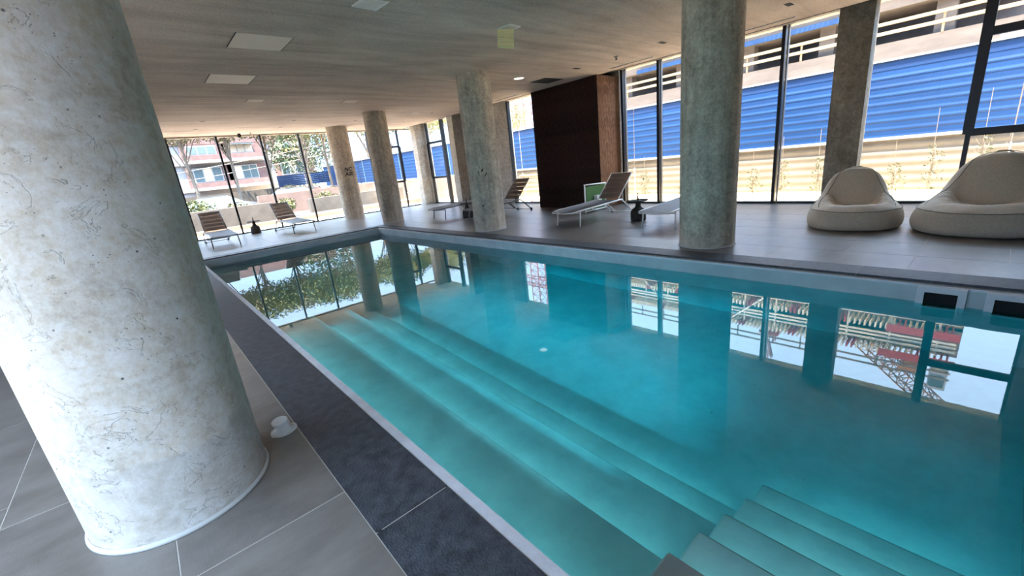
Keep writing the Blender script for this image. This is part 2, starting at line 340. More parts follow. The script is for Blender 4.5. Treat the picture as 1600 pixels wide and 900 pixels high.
# added fill lights, unseen on the risers and near rim, brighten the water
def added_pool_lamp(x, z0, z1, y0, y1, power, tilt, spread, label):
    zc, h = (z0+z1)/2, (y1-y0)/2
    t = thing('added_pool_light', label, 'added light', (x,(y0+y1)/2,zc), 0, 'added fill lights in the pool')
    mbox('diffuser', 0.001, 0.004, -h+.01, h-.01, (z0-z1)/2, (z1-z0)/2, 'white_plastic', t)  # part of the added fill light
    ld = bpy.data.lights.new('added_panel_light', 'AREA'); ld.shape = 'RECTANGLE'; ld.size = z1-z0; ld.size_y = (y1-y0)*0.98; ld.energy = power; ld.color = (0.35,0.88,1.0); ld.spread = spread
    lo = bpy.data.objects.new('added_panel_light', ld); link(lo, t); lo.location = (0.012, 0, 0)
    d = Vector((math.cos(tilt), 0, -math.sin(tilt))); lo.rotation_euler = Matrix((Vector((0,1,0)).cross(-d), Vector((0,1,0)), -d)).transposed().to_euler()
added_pool_lamp(0.872, -0.275, -0.235, 1.50, 6.6, 5.5, math.radians(21), math.radians(29), 'added narrow fill light under the near rim of the pool')
LAB='added fill light in the submerged riser, '
for x,za,zb,nm in ((0.871,-0.68,-0.30,'on the near pool wall above the first bench'),(1.571,-0.98,-0.73,'below the first bench'),(2.131,-1.24,-1.03,'below the second bench'),(2.461,-1.49,-1.28,'below the third bench')):
    added_pool_lamp(x, za, zb, 0.85, 6.2, PL*(zb-za)*5.4, 0.0, math.radians(170), LAB+nm)
for x,za,zb,nm in ((1.431,-0.50,-0.33,'first stair tread'),(1.751,-0.705,-0.54,'second stair tread'),(2.071,-0.91,-0.745,'third stair tread'),(2.391,-1.11,-0.95,'fourth stair tread'),(2.701,-1.49,-1.15,'fifth stair tread')):
    added_pool_lamp(x, za, zb, -0.38, 0.76, PL*(zb-za)*1.1, 0.0, math.radians(170), LAB+'below the '+nm)
# ceiling
ceil = struct_e('ceiling')
bm = bmesh.new(); box(bm, -3.6, 10.10, -0.8, 18.85, CEIL, CEIL+0.35)
mesh_obj('soffit', bm, 'ceiling', ceil)
mbox('window_soffit', 10.10, 11.25, -0.8, 18.85, CEIL+0.13, CEIL+0.35, 'pier', ceil)
mbox('soffit_gap_shade', 10.085, 10.105, -0.8, 18.85, CEIL-0.006, CEIL+0.13, 'opening_shade', ceil)
# opaque walls
mbox('wall_back', -0.97, 11.2, -0.86, -0.66, -0.3, CEIL, 'backwall'); 
bpy.data.objects['wall_back']['kind'] = 'structure'
wr = struct_e('wall_right')
mbox('concrete_wall', 10.95, 11.2, 12.32, 15.1, -0.1, CEIL+.14, 'pier', wr)
mbox('concrete_pier', 10.45, 11.2, 15.08, 15.46, -0.1, CEIL+.14, 'pier', wr)
mbox('corner_pier', 10.44, 11.2, 18.14, 18.54, -0.1, CEIL+.14, 'pier', wr)
mbox('concrete_wall', 10.95, 11.2, -0.86, -0.66, -0.1, CEIL+.14, 'pier', wr)
mbox('concrete_wall', 10.95, 11.2, 7.48, 10.03, -0.1, CEIL+.14, 'pier', wr)
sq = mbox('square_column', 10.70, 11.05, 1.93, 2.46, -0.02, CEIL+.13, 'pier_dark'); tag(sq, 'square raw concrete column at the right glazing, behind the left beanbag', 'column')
wl = struct_e('wall_left')
mbox('left_pier', -3.7, -3.5, -0.86, 0.2, -0.1, CEIL, 'pier', wl)
mbox('left_pier', -3.7, -3.5, 6.38, 18.8, -0.1, CEIL, 'backwall', wl)
wf = struct_e('wall_far')
mbox('far_pier', -3.7, -1.43, 18.6, 18.8, -0.1, CEIL, 'backwall', wf)

# glazing
def vbar(win, axis, at, pos, z0, z1, w=0.06, d=0.10, name='mullion', mat='black_metal'):
    if axis == 'Y': return mbox(name, at-d/2, at+d/2, pos-w/2, pos+w/2, z0, z1, mat, win)
    return mbox(name, pos-w/2, pos+w/2, at-d/2, at+d/2, z0, z1, mat, win)
def hbar(win, axis, at, p0, p1, z, h=0.08, d=0.10, name='transom', mat='black_metal'):
    if axis == 'Y': return mbox(name, at-d/2, at+d/2, p0, p1, z-h/2, z+h/2, mat, win)
    return mbox(name, p0, p1, at-d/2, at+d/2, z-h/2, z+h/2, mat, win)
def pane(win, axis, at, p0, p1, z0, z1):
    bm = bmesh.new()
    P = ((at,p0,z0),(at,p1,z0),(at,p1,z1),(at,p0,z1)) if axis == 'Y' else ((p0,at,z0),(p1,at,z0),(p1,at,z1),(p0,at,z1))
    bm.faces.new([bm.verts.new(p) for p in P]); return mesh_obj('pane', bm, 'glass', win)
RX, FY = 11.0, 18.66
HR, HF = CEIL+0.13, CEIL-0.03
# window 1: far glazing
w1 = struct_e('window_1')
fx = [-1.43,-0.04,1.36,2.79,4.18,5.54,6.93,8.35,9.78,10.46]
for x in fx[:-1]: vbar(w1,'X',FY,x,0.0,HF,0.06,0.10)
hbar(w1,'X',FY,fx[0],fx[-1],0.02,0.04,name='sill_rail'); hbar(w1,'X',FY,fx[0],10.95,HF,0.05,name='head_rail',mat='pier')
for a, b in zip(fx, fx[1:]): pane(w1,'X',FY,a+.03,b-.03,0.03,HF)
hbar(w1,'X',FY-0.01,8.35,9.78,2.74); hbar(w1,'X',FY-0.01,8.35,9.78,1.19)
mbox('sash', 9.72,9.84,FY-.08,FY-.02,1.19,2.74,'black_metal',w1)
# window 2: right wall, far bay
def right_bay(n, y0, y1, mull, trans=()):
    ww = struct_e('window_%d' % n)
    ys = [y0]+list(mull)+[y1]
    hbar(ww,'Y',RX,y0,y1,0.02,0.04,name='sill_rail')
    for m_ in mull: vbar(ww,'Y',RX,m_,0.0,HR,0.065,0.11)
    for a, b in zip(ys, ys[1:]): pane(ww,'Y',RX,a+.02,b-.02,0.03,HR)
    return ww
w2 = right_bay(2, 15.46, 18.14, [16.66,18.03])
hbar(w2,'Y',RX-.01,16.66,18.03,2.75,0.09); hbar(w2,'Y',RX-.01,16.66,18.03,1.20,0.09)
mbox('sash', RX-.09,RX-.04,17.93,18.05,1.2,2.75,'black_metal',w2); mbox('sash', RX-.09,RX-.04,16.62,16.76,0.02,HR,'black_metal',w2)
w3 = right_bay(3, 10.03, 12.30, [12.25])
w4 = right_bay(4, 2.46, 7.48, [3.44,4.87,6.30,7.40])
for m_ in (3.40,4.83,6.26,7.34): vbar(w4,'Y',RX-.02,m_-0.045,0.0,HR,0.03,0.07,'inner_frame','grey_metal')
w5 = right_bay(5, -0.66, 1.93, [0.50])
hbar(w5,'Y',RX-.01,-0.66,0.52,2.74,0.125); hbar(w5,'Y',RX-.01,-0.66,0.52,1.205,0.12)
mbox('sash', RX-.09,RX-.03,0.44,0.575,1.18,HR,'black_metal',w5)
mbox('sash', RX-.09,RX-.03,-0.66,-0.62,0.0,HR,'grey_metal',w5)
# window 6: left glazing, outside the frame, lets the daylight onto the near column
w6 = struct_e('window_6')
for y in (0.2,2.25,4.3,6.35): vbar(w6,'Y',-3.6,y,0.0,CEIL,0.06,0.10)
hbar(w6,'Y',-3.6,0.2,6.35,0.02,0.04,name='sill_rail')
for a, b in zip((0.2,2.25,4.3),(2.25,4.3,6.35)): pane(w6,'Y',-3.6,a+.03,b-.03,0.03,CEIL)

# window 7: entrance glazing behind the camera
w7 = struct_e('window_7')
for x in (-3.5,-2.1,-1.0): vbar(w7,'X',-0.72,x,0.0,CEIL,0.06,0.10)
hbar(w7,'X',-0.72,-3.5,-1.0,0.02,0.04,name='sill_rail')
for a, b in zip((-3.5,-2.1),(-2.1,-1.0)): pane(w7,'X',-0.72,a+.03,b-.03,0.03,CEIL)

# ------------------------------------------------------------------ clad box with rippled slats
cb = struct_e('wall_box')
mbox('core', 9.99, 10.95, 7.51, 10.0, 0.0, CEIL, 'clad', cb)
def slat_mesh(wd, L_, ph):
    bm = bmesh.new(); n = 64; rows = []
    for i in range(n+1):
        z = L_*i/n; d = 0.012 + 0.007*math.sin(z*38+ph)+0.004*math.sin(z*17+ph*2.3)
        rows.append([bm.verts.new(p) for p in ((-wd/2,0,z),(-wd*0.30,-d*0.8,z),(0,-d-0.006,z),(wd*0.30,-d*0.8,z),(wd/2,0,z))])
    for A, B in zip(rows, rows[1:]):
        for k in range(4): bm.faces.new((A[k],A[k+1],B[k+1],B[k]))
    me = bpy.data.meshes.new('slat'); bm.to_mesh(me); bm.free(); me.materials.append(MAT['clad'])
    for p in me.polygons: p.use_smooth = True
    return me
SM = [slat_mesh(0.05, CEIL-0.02, R.random()*6.28) for k in range(12)]
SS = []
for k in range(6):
    q = SM[k].copy(); q.materials.clear(); q.materials.append(MAT['clad_lit']); SS.append(q)
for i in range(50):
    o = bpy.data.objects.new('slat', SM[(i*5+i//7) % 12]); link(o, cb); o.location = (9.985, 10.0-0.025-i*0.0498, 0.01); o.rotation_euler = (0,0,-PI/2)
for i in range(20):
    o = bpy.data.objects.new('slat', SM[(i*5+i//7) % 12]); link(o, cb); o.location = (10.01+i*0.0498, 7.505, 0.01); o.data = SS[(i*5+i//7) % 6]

# ------------------------------------------------------------------ round columns
def column(x, y, r, mat, label, group=None):
    t = thing('round_column', label, 'column', (x,y,0), 0, group)
    bm = bmesh.new(); n = 60
    lathe(bm, [(r, CEIL*i/n + (0.0 if i else -0.0)) for i in range(n+1)], seg=72, cap0=False, cap1=False)
    for v in bm.verts:
        a = noise.noise(Vector((v.co.x*3, v.co.y*3, v.co.z*1.2+x)))*0.004; d = Vector((v.co.x, v.co.y, 0)).normalized(); v.co += d*a
    mesh_obj('shaft', bm, mat, t, True)
    bm = bmesh.new(); lathe(bm, [(r+0.004,0.001),(r+0.014,0.002),(r+0.010,0.014),(r+0.001,0.022)], seg=72, cap0=False, cap1=False)
    mesh_obj('base_joint', bm, 'caulk', t, True); return t
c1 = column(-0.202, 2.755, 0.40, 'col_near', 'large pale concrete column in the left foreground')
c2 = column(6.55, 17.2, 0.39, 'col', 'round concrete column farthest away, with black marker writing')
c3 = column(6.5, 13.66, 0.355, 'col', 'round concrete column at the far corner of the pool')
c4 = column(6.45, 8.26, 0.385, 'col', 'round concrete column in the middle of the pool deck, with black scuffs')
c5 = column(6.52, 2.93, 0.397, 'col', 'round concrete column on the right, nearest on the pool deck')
# written marks on the far column
def bent_text(txt, col, cx_, cy_, r, ang, z, size):
    cu = bpy.data.curves.new('t', 'FONT'); cu.body = txt; cu.size = size; cu.align_x = 'CENTER'; cu.offset = 0.006; cu.shear = 0.2; cu.extrude = 0
    tmp = bpy.data.objects.new('t', cu); C.objects.link(tmp); bpy.context.view_layer.update()
    me = bpy.data.meshes.new_from_object(tmp.evaluated_get(bpy.context.evaluated_depsgraph_get())); bpy.data.objects.remove(tmp)
    for v in me.vertices:
        a = ang + v.co.x/r; zz = z + v.co.y; v.co = Vector(((r+0.006)*math.cos(a), (r+0.006)*math.sin(a), zz))
    me.materials.clear(); me.materials.append(MAT['mark']); o = bpy.data.objects.new('marking', me); link(o, col); return o
a2 = math.atan2(-17.2, -6.55)
bent_text('NC', c2, 0,0, 0.394, a2+0.30, 1.86, 0.19); bent_text('A20', c2, 0,0, 0.394, a2+0.32, 1.69, 0.18)
a4 = math.atan2(-8.26, -6.45)
bm = bmesh.new()
for (da, z, wa, hh, sk) in ((-0.10,1.42,0.16,0.05,0.03),(-0.32,1.36,0.10,0.06,-0.05),(0.10,1.33,0.14,0.045,0.04),(-0.3,0.62,0.09,0.05,0.0),(-0.45,0.3,0.05,0.04,0.0),(-0.22,1.5,0.05,0.03,0.02)):
    ring = []
    for k in range(10):
        q = 2*PI*k/10; rr = 0.7+0.5*R.random(); a = a4+da+0.5*wa*rr*math.cos(q); zz = z+hh*0.5*rr*math.sin(q)+sk*math.cos(q)
        ring.append(bm.verts.new((0.3945*math.cos(a), 0.3945*math.sin(a), zz)))
    bm.faces.new(ring)
mesh_obj('scuff_marks', bm, 'mark', c4)

# ------------------------------------------------------------------ ceiling fittings
def hatch(x0,x1,y0,y1,label,group=None):
    t = thing('ceiling_hatch', label, 'access hatch', ((x0+x1)/2,(y0+y1)/2,CEIL), 0, group); cx_,cy_ = (x0+x1)/2,(y0+y1)/2
    mbox('panel', x0-cx_,x1-cx_,y0-cy_,y1-cy_,-0.006,-0.001,'hatch',t)
    for s in (x0-cx_-0.008, x1-cx_): mbox('hatch_gap_shade', s, s+0.008, y0-cy_, y1-cy_, -0.007,-0.001,'opening_shade',t)
hatch(1.57,2.26,6.80,7.49,'pale square ceiling hatch, the largest in view above the pool')
hatch(1.56,2.26,9.17,9.89,'pale square ceiling hatch, second from the camera above the pool')
hatch(2.55,2.90,11.50,11.82,'small pale ceiling hatch far above the left side of the pool')
hatch(4.78,5.16,11.55,11.85,'small pale ceiling hatch far above the right side of the pool')
t = thing('ceiling_vent', 'pale louvred vent grille in the ceiling at the top edge', 'vent', (2.71,5.25,CEIL), math.radians(4))
bm = bmesh.new()
for a in ((-.16,.16,-.16,-.13),(-.16,.16,.13,.16),(-.16,-.13,-.13,.13),(.13,.16,-.13,.13)): box(bm,*a,-0.012,-0.001)
mesh_obj('frame', bm, 'white_plastic', t); mbox('backing_shade', -.13,.13,-.13,.13,-0.003,-0.001,'opening_shade',t)
for i in range(8): mbox('slat', -.125,.125,-.118+i*.031,-.100+i*.031,-0.010,-0.004,'white_plastic',t)
t = thing('filter_box', 'open square ceiling fitting with a yellow striped filter hanging down', 'vent', (4.96,5.32,CEIL), math.radians(8))
bm = bmesh.new()
for a in ((-.13,.13,-.13,-.10),(-.13,.13,.10,.13),(-.13,-.10,-.10,.10),(.10,.13,-.10,.10)): box(bm,*a,-0.012,-0.001)
mesh_obj('frame', bm, 'white_plastic', t); mbox('inner_panel', -.10,.10,-.10,.10,-0.004,-0.001,'hatch',t)
fl = thing('filter', None, None, (-0.01,0.06,0), math.radians(-36), None, t)
for i in range(9):
    o = mbox('fold', -.13,.13,-.008-(.008 if i%2 else 0),-(.008 if i%2 else 0), -0.008-0.030*(i+1), -0.012-0.030*i, 'yellow_paper', fl)
    o.rotation_euler = (0.0, 0.08, 0)
def spot(x,y,label,grp,w=0.13,d=0.06):
    t = thing('recessed_spotlight', label, 'ceiling light', (x,y,CEIL), 0, grp)
    bm = bmesh.new()
    for a in ((-w,w,-d,-d+.008),(-w,w,d-.008,d),(-w,-w+.008,-d,d),(w-.008,w,-d,d)): box(bm,*a,-0.004,-0.001)
    mesh_obj('rim', bm, 'hatch', t); mbox('recess_shade', -w+.008,w-.008,-d+.008,d-.008,-0.003,-0.001,'opening_shade',t)
g1 = 'dark recessed spotlights in the ceiling'
spot(8.72,2.70,'dark recessed ceiling spotlight nearest, right of the near deck column',g1); spot(8.72,4.91,'dark recessed ceiling spotlight left of the near deck column',g1)
spot(8.71,7.12,'dark recessed ceiling spotlight beside the brown clad box',g1,0.14,0.07)
for x,y,l in ((8.82,13.9,'right of the third column, nearer of two'),(8.82,16.07,'right of the third column, farther of two'),(2.04,14.97,'far left, nearer of two'),(2.04,16.63,'far left, farther of two'),(4.47,15.08,'near the marked column, nearer of two'),(4.48,16.77,'near the marked column, farther of two'),(6.6,15.4,'between the two far columns')):
    spot(x,y,'small dark recessed ceiling spotlight, '+l,g1,0.07,0.06)
def disc_lamp(x,y,r,label,lit):
    t = thing('round_downlight', label, 'ceiling light', (x,y,CEIL)); bm = bmesh.new(); lathe(bm,[(r*0.86,-0.001),(r*0.86,-0.010),(r,-0.010),(r,-0.001)],seg=36,cap0=False,cap1=False); mesh_obj('rim',bm,'white_plastic',t)
    bm = bmesh.new(); lathe(bm,[(r*0.86,-0.006),(r*0.5,-0.006)],seg=36,cap0=False,cap1=True); mesh_obj('diffuser',bm,'lamp' if lit else 'hatch',t)
disc_lamp(7.94,8.32,0.14,'lit round white downlight between the middle column and brown box',True)
disc_lamp(8.05,13.75,0.12,'small round ceiling light right of the third column',False)
t = thing('air_outlet', 'square dark air opening in the ceiling beside the brown clad box', 'vent', (9.05,8.42,CEIL))
mbox('opening', -.36,.36,-.30,.30,-0.004,-0.001,'opening_shade',t); mbox('frame', -.40,.40,.30,.33,-0.006,-0.001,'hatch',t); mbox('frame', -.40,.40,-.33,-.30,-0.006,-0.001,'hatch',t)  # the opening is a flat black sheet standing in for shade
for y0,y1,l in ((0.03,1.20,'above the right beanbag'),(2.89,4.05,'right of the near deck column'),(5.70,6.92,'left of the near deck column'),(10.28,11.43,'beyond the brown clad box')):
    t = thing('slot_diffuser','long thin slot diffuser in the ceiling, '+l,'vent',(9.75,(y0+y1)/2,CEIL),0,'slot diffusers along the window side'); h=(y1-y0)/2
    mbox('frame',-.05,-.038,-h,h,-0.005,-0.001,'white_plastic',t); mbox('frame',.038,.05,-h,h,-0.005,-0.001,'white_plastic',t)
    mbox('frame',-.038,.038,-h,-h+.012,-0.005,-0.001,'white_plastic',t); mbox('frame',-.038,.038,h-.012,h,-0.005,-0.001,'white_plastic',t)
    mbox('slot_shade',-.012,.012,-h+.012,h-.012,-0.004,-0.001,'opening_shade',t)
t = thing('smoke_detector','small dark sensor hanging from the ceiling above the nearest lounger','sensor',(8.7,5.99,CEIL)); bm=bmesh.new(); lathe(bm,[(.05,-.001),(.05,-.012),(.018,-.02),(.018,-.06),(.03,-.062),(.03,-.075)],seg=20,cap0=False); mesh_obj('body',bm,'grey_metal',t,True)
t = thing('security_camera','small black dome camera under the ceiling by the far glazing','security camera',(3.45,18.2,CEIL)); bm=bmesh.new(); lathe(bm,[(.05,-.001),(.05,-.03),(.06,-.05),(.062,-.09),(.045,-.13),(.01,-.145)],seg=20,cap0=False); mesh_obj('dome',bm,'mark',t,True)
t = thing('ceiling_sensor','tiny sensor on the ceiling right of the dome camera','sensor',(3.78,18.0,CEIL)); bm=bmesh.new(); lathe(bm,[(.025,-.001),(.025,-.05),(.035,-.06),(.03,-.09)],seg=16,cap0=False); mesh_obj('body',bm,'hatch',t,True)
t = thing('ring_fitting','thin pale ring fitting in the ceiling over the near deck','vent',(7.67,0.86,CEIL)); bm=bmesh.new(); lathe(bm,[(.13,-.001),(.13,-.006),(.15,-.006),(.15,-.001)],seg=36,cap0=False,cap1=False); mesh_obj('ring',bm,'white_plastic',t)

# ------------------------------------------------------------------ sun loungers (foot at x=0, head towards +x)
def bez(p, n=8): return [p[0]*(1-t)**2+p[1]*2*t*(1-t)+p[2]*t*t for t in [i/n for i in range(n+1)]]
V = Vector
def make_lounger(label, metal):
    t = thing('sun_lounger', label, 'sun lounger'); hw = 0.34
    seat = [V((-0.16,0,0.345)),V((-0.08,0,0.345)),V((0.05,0,0.355)),V((0.75,0,0.375)),V((1.5,0,0.41))]
    for s in (-1,1):
        bm = bmesh.new(); tube(bm,[(-0.17,s*(hw-.06),0.325),(-0.12,s*(hw-.01),0.335),(0.05,s*hw,0.35),(0.75,s*hw,0.37),(1.52,s*hw,0.405),(1.58,s*hw,0.395)],0.018); mesh_obj('side_rail',bm,metal,t,True)
        bm = bmesh.new(); tube(bm,[(0.06,s*hw,0.35),(0.045,s*(hw+.005),0.18),(0.02,s*(hw+.012),0.0)],[0.018,0.016,0.014]); mesh_obj('leg',bm,metal,t,True)
        bm = bmesh.new(); tube(bm,[(1.54,s*hw,0.40),(1.66,s*hw,0.33),(2.02,s*hw,0.03)],[0.018,0.018,0.016]); mesh_obj('leg',bm,metal,t,True)
        bm = bmesh.new(); lathe(bm,[(0.045,-.012),(0.045,.012)],seg=18); wo = mesh_obj('wheel',bm,'grey_metal',t,True); wo.location=(2.03,s*(hw-.03),0.045); wo.rotation_euler=(PI/2,0,0)
        bm = bmesh.new(); tube(bm,[(1.48,s*(hw-.035),0.42),(1.78,s*(hw-.035),0.72),(2.05,s*(hw-.035),0.99)],0.013); mesh_obj('back_rail',bm,metal,t,True)
        bm = bmesh.new(); tube(bm,[(1.05,s*(hw-.03),0.36),(1.28,s*(hw-.03),0.19),(1.33,s*(hw-.03),0.17)],0.012); mesh_obj('adjuster_leg',bm,metal,t,True)
    for a in ([(-0.17,-hw+.06,0.325),(-0.19,0,0.315),(-0.17,hw-.06,0.325)],[(2.03,-hw,0.045),(2.03,hw,0.045)],[(1.31,-hw+.03,0.17),(1.31,hw-.03,0.17)],[(2.05,-hw+.035,0.99),(2.05,hw-.035,0.99)],[(0.04,-hw,0.30),(0.04,hw,0.30)],[(1.31,-hw+.03,0.18),(1.31,-hw+.03,0.18),(2.0,-hw+.03,0.06)]):
        bm = bmesh.new(); tube(bm,a,0.011); mesh_obj('crossbar',bm,metal,t,True)
    bm = bmesh.new(); nx=22; rows=[]
    for i in range(nx+1):
        u=i/nx; x=-0.15+u*1.62; z=0.34+0.065*u
        rows.append([bm.verts.new((x,y*(hw-.012),z+0.012-0.018*(1-y*y))) for y in (-1,-.66,-.33,0,.33,.66,1)])
    for A,B in zip(rows,rows[1:]):
        for k in range(6): bm.faces.new((A[k],A[k+1],B[k+1],B[k]))
    bmesh.ops.solidify(bm, geom=bm.faces[:], thickness=0.006); mesh_obj('seat_sling',bm,'sling_seat',t,True)
    for k in range(5):   # padded bands of the backrest
        bm = bmesh.new(); u0,u1=k/5+0.004,(k+1)/5-0.004; rows=[]
        for i in range(7):
            u=u0+(u1-u0)*i/6; c_=V((1.5,0,0.43)).lerp(V((2.06,0,1.0)),u); nrm=V((-0.713,0,0.70)); b_=0.016*math.sin(PI*i/6)
            rows.append([bm.verts.new((c_.x+nrm.x*b_*(1-0.6*abs(y)),y*(hw-.03),c_.z+nrm.z*b_*(1-0.6*abs(y)))) for y in (-1,-.5,0,.5,1)])
        for A,B in zip(rows,rows[1:]):
            for q in range(4): bm.faces.new((A[q],A[q+1],B[q+1],B[q]))
        bmesh.ops.solidify(bm, geom=bm.faces[:], thickness=0.014); mesh_obj('backrest_band',bm,'sling',t,True)
    return t
GL='sun loungers on the pool deck'
lw = make_lounger('white framed sun lounger nearest, in front of the brown clad box','white_metal'); lw['group']=GL
lg = make_lounger('x','grey_metal'); lg['group']=GL
def put(o,x,y,rz): o.location=(x,y,0); o.rotation_euler=(0,0,rz)
put(lw,7.22,6.40,math.radians(-2))
o = copy_tree(lw); o['label']='white framed sun lounger half hidden behind the near deck column'; put(o,7.46,4.31,math.radians(0))
put(lg,1.76,15.05,PI/2); lg['label']='brown sling sun lounger at the far left glazing, left of the far pair'
o = copy_tree(lg); o['label']='brown sling sun lounger at the far glazing, left of the marked column'; put(o,4.07,15.3,math.radians(94))
o = copy_tree(lg); o['label']='sun lounger farther of the two behind the middle deck column'; put(o,7.25,11.92,0)
o = copy_tree(lg); o['label']='sun lounger nearer of the two behind the middle deck column'; put(o,7.35,10.05,math.radians(2))
# side tables
def side_table(label):
    t = thing('side_table', label, 'side table', (0,0,0), 0, 'bottle shaped side tables between the loungers')
    bm=bmesh.new(); lathe(bm,[(.150,0.0),(.165,.02),(.165,.17),(.158,.21),(.13,.255),(.08,.285),(.062,.31),(.056,.34),(.050,.40),(.046,.425)],seg=36); mesh_obj('base',bm,'bronze',t,True)
    bm=bmesh.new(); lathe(bm,[(.06,.424),(.205,.428),(.215,.436),(.215,.452),(.207,.452),(.203,.441),(.05,.439)],seg=40); mesh_obj('tray',bm,'bronze',t,True)
    bm=bmesh.new(); lathe(bm,[(.022,.44),(.018,.50),(.010,.56),(.012,.60)],seg=16); mesh_obj('handle',bm,'bronze',t,True); return t
s1=side_table('dark bottle shaped side table between the two white framed loungers'); s1.location=(8.28,5.25,0)
o=copy_tree(s1); o['label']='dark bottle shaped side table between the two far left loungers'; o.location=(3.1,17.95,0)
o=copy_tree(s1); o['label']='dark side table half hidden behind the middle deck column'; o.location=(7.75,11.0,0)
# green fabric stand
t=thing('fabric_stand','low white tube stand with a green fabric panel, behind the nearest lounger','stand',(8.93,7.25,0),0)
for a,nm in (([(0,0,0),(0,0,.76)],'post'),([(.9,0,0),(.9,0,.72)],'post'),([(-.02,0,.755),(.92,0,.72)],'top_rail'),([(0,0,.06),(.9,0,.06)],'bottom_rail')):
    bm=bmesh.new(); tube(bm,a,.018); mesh_obj(nm,bm,'white_metal',t,True)
mbox('fabric_panel',.05,.86,-.006,.006,.08,.70,'green',t); mbox('white_box',.36,.56,-.12,-.02,.24,.44,'white_plastic',t)

# ------------------------------------------------------------------ beanbags (back towards +x)
def smooth(a,b,x):
    t_=max(0,min(1,(x-a)/(b-a))); return t_*t_*(3-2*t_)
def beanbag(label, L_, Wd, H, rim, seed):
    t = thing('beanbag', label, 'beanbag', (0,0,0), 0, 'beige beanbag chairs by the glazing')
    nA = 120
    def P(v,s): return noise.noise(Vector((v[0]*s+seed, v[1]*s+seed*.3, v[2]*s)))
    def sup(a):
        c,s_=math.cos(a),math.sin(a); n=2.4; return (abs(c)**n+abs(s_)**n)**(-1/n)
    def top(u,v):
        s_=(abs(u)**2.4+abs(v)**2.4)**(1/2.4)
        wv=0.62-0.25*smooth(0.0,0.5,u)                      # the back narrows upwards
        uf=0.02+0.30*v*v                                    # the back's foot curves forward at its sides
        rise=smooth(uf,uf+0.40,u)*(1-0.62*smooth(0.52,1.0,u))
        bk=(H-rim)*rise*math.exp(-(abs(v)/0.60)**3.2)*(1.0+0.10*rise)
        arm=0.15*math.exp(-((abs(v)-0.60)/0.22)**2)*smooth(-0.75,0.25,u)*(1-smooth(0.55,1.0,u))
        fr_=0.035*math.exp(-((u+0.62)/0.22)**2)*math.exp(-(v/0.8)**4)
        pan=-0.055*math.exp(-((u+0.20)/0.26)**2-(v/0.42)**2)
        crease=-0.045*math.exp(-((u-uf)/0.045)**2)*math.exp(-(v/0.55)**6)
        sc=-0.034*math.exp(-((abs(v)-0.40+0.10*u)/0.035)**2)*smooth(-0.45,-0.1,u)*(1-smooth(0.15,0.4,u))
        fold=0.010*math.sin(u*34+abs(v)*10)*math.exp(-((abs(v)-0.55)/0.12)**2)*smooth(-0.3,0.1,u)*(1-smooth(0.3,0.5,u))
        slouch=-0.030*math.exp(-((u+0.45+0.15*v+0.05*math.sin(v*7+seed))/0.04)**2)*math.exp(-(v/0.5)**4)
        z=rim+bk+arm+fr_+pan+crease+sc+fold+slouch
        return z*(1-0.14*smooth(0.72,1.0,s_))
    def surf(u,v,lift=0.0):
        z=top(u,v); p=V((u*L_/2, v*Wd/2, z))
        k=max(0,(z-rim)/(H-rim)); p.x+=0.06*k*L_*0.5
        return p+V((0,0,lift))
    bm=bmesh.new(); rings=[]
    ss=[0.03,0.10,0.17,0.24,0.31,0.38,0.45,0.52,0.58,0.64,0.70,0.76,0.82,0.87,0.915]
    for s_ in ss:
        ring=[]
        for k in range(nA):
            a=2*PI*k/nA; q=sup(a); p=surf(math.cos(a)*q*s_, math.sin(a)*q*s_); p.z+=0.016*P(p,4.5)+0.006*P(p,12); ring.append(bm.verts.new(p))
        rings.append(ring)
    for f,hz in ((0.965,0.93),(1.00,0.80),(1.03,0.60),(1.045,0.40),(1.035,0.20),(0.99,0.05),(0.95,0.0)):
        ring=[]
        for k in range(nA):
            a=2*PI*k/nA; q=sup(a); u,v=math.cos(a)*q*0.915, math.sin(a)*q*0.915; e=surf(u,v)
            p=V((math.cos(a)*q*f*L_/2, math.sin(a)*q*f*Wd/2, e.z*hz)); d=V((p.x,p.y,0)).normalized()
            if hz>0.03: p+=d*(0.014*P(p,4)+0.006*P(p,12))
            ring.append(bm.verts.new(p))
        rings.append(ring)
    for A,B in zip(rings,rings[1:]):
        for k in range(nA): bm.faces.new((A[k],B[k],B[(k+1)%nA],A[(k+1)%nA]))
    bm.faces.new(rings[0]); bm.faces.new(rings[-1][::-1])
    edge=[v.co.copy() for v in rings[15]]
    o=mesh_obj('cover',bm,'bean',t,True); md=o.modifiers.new('s','SUBSURF'); md.levels=1; md.render_levels=1
    bm=bmesh.new(); pts=[p+V((p.x,p.y,0)).normalized()*0.004+V((0,0,0.004)) for p in edge]; pts.append(pts[0]); tube(bm,pts,0.005,6,False); mesh_obj('piping',bm,'bean_pipe',t,True)
    for s_ in (-1,1):
        path=[(-0.42,0.80),(-0.2,0.80),(0.0,0.74),(0.15,0.66),(0.28,0.56),(0.38,0.44),(0.46,0.32),(0.52,0.18),(0.54,0.0)]
        bm=bmesh.new(); fine=[]
        for (a_,b_) in zip(path,path[1:]):
            for q in range(4): fine.append((a_[0]+(b_[0]-a_[0])*q/4,a_[1]+(b_[1]-a_[1])*q/4))
        tube(bm,[surf(u,s_*v,0.006) for u,v in fine],0.005,6); mesh_obj('side_seam',bm,'bean_pipe',t,True)
    tp=surf(0.50,0.0); bm=bmesh.new(); tube(bm,[tp+V((0,-.09,-.01)),tp+V((0.02,-.05,.012)),tp+V((0.02,.05,.012)),tp+V((0,.09,-.01))],[.008,.014,.014,.008],8); mesh_obj('carry_handle',bm,'bean',t,True)
    return t
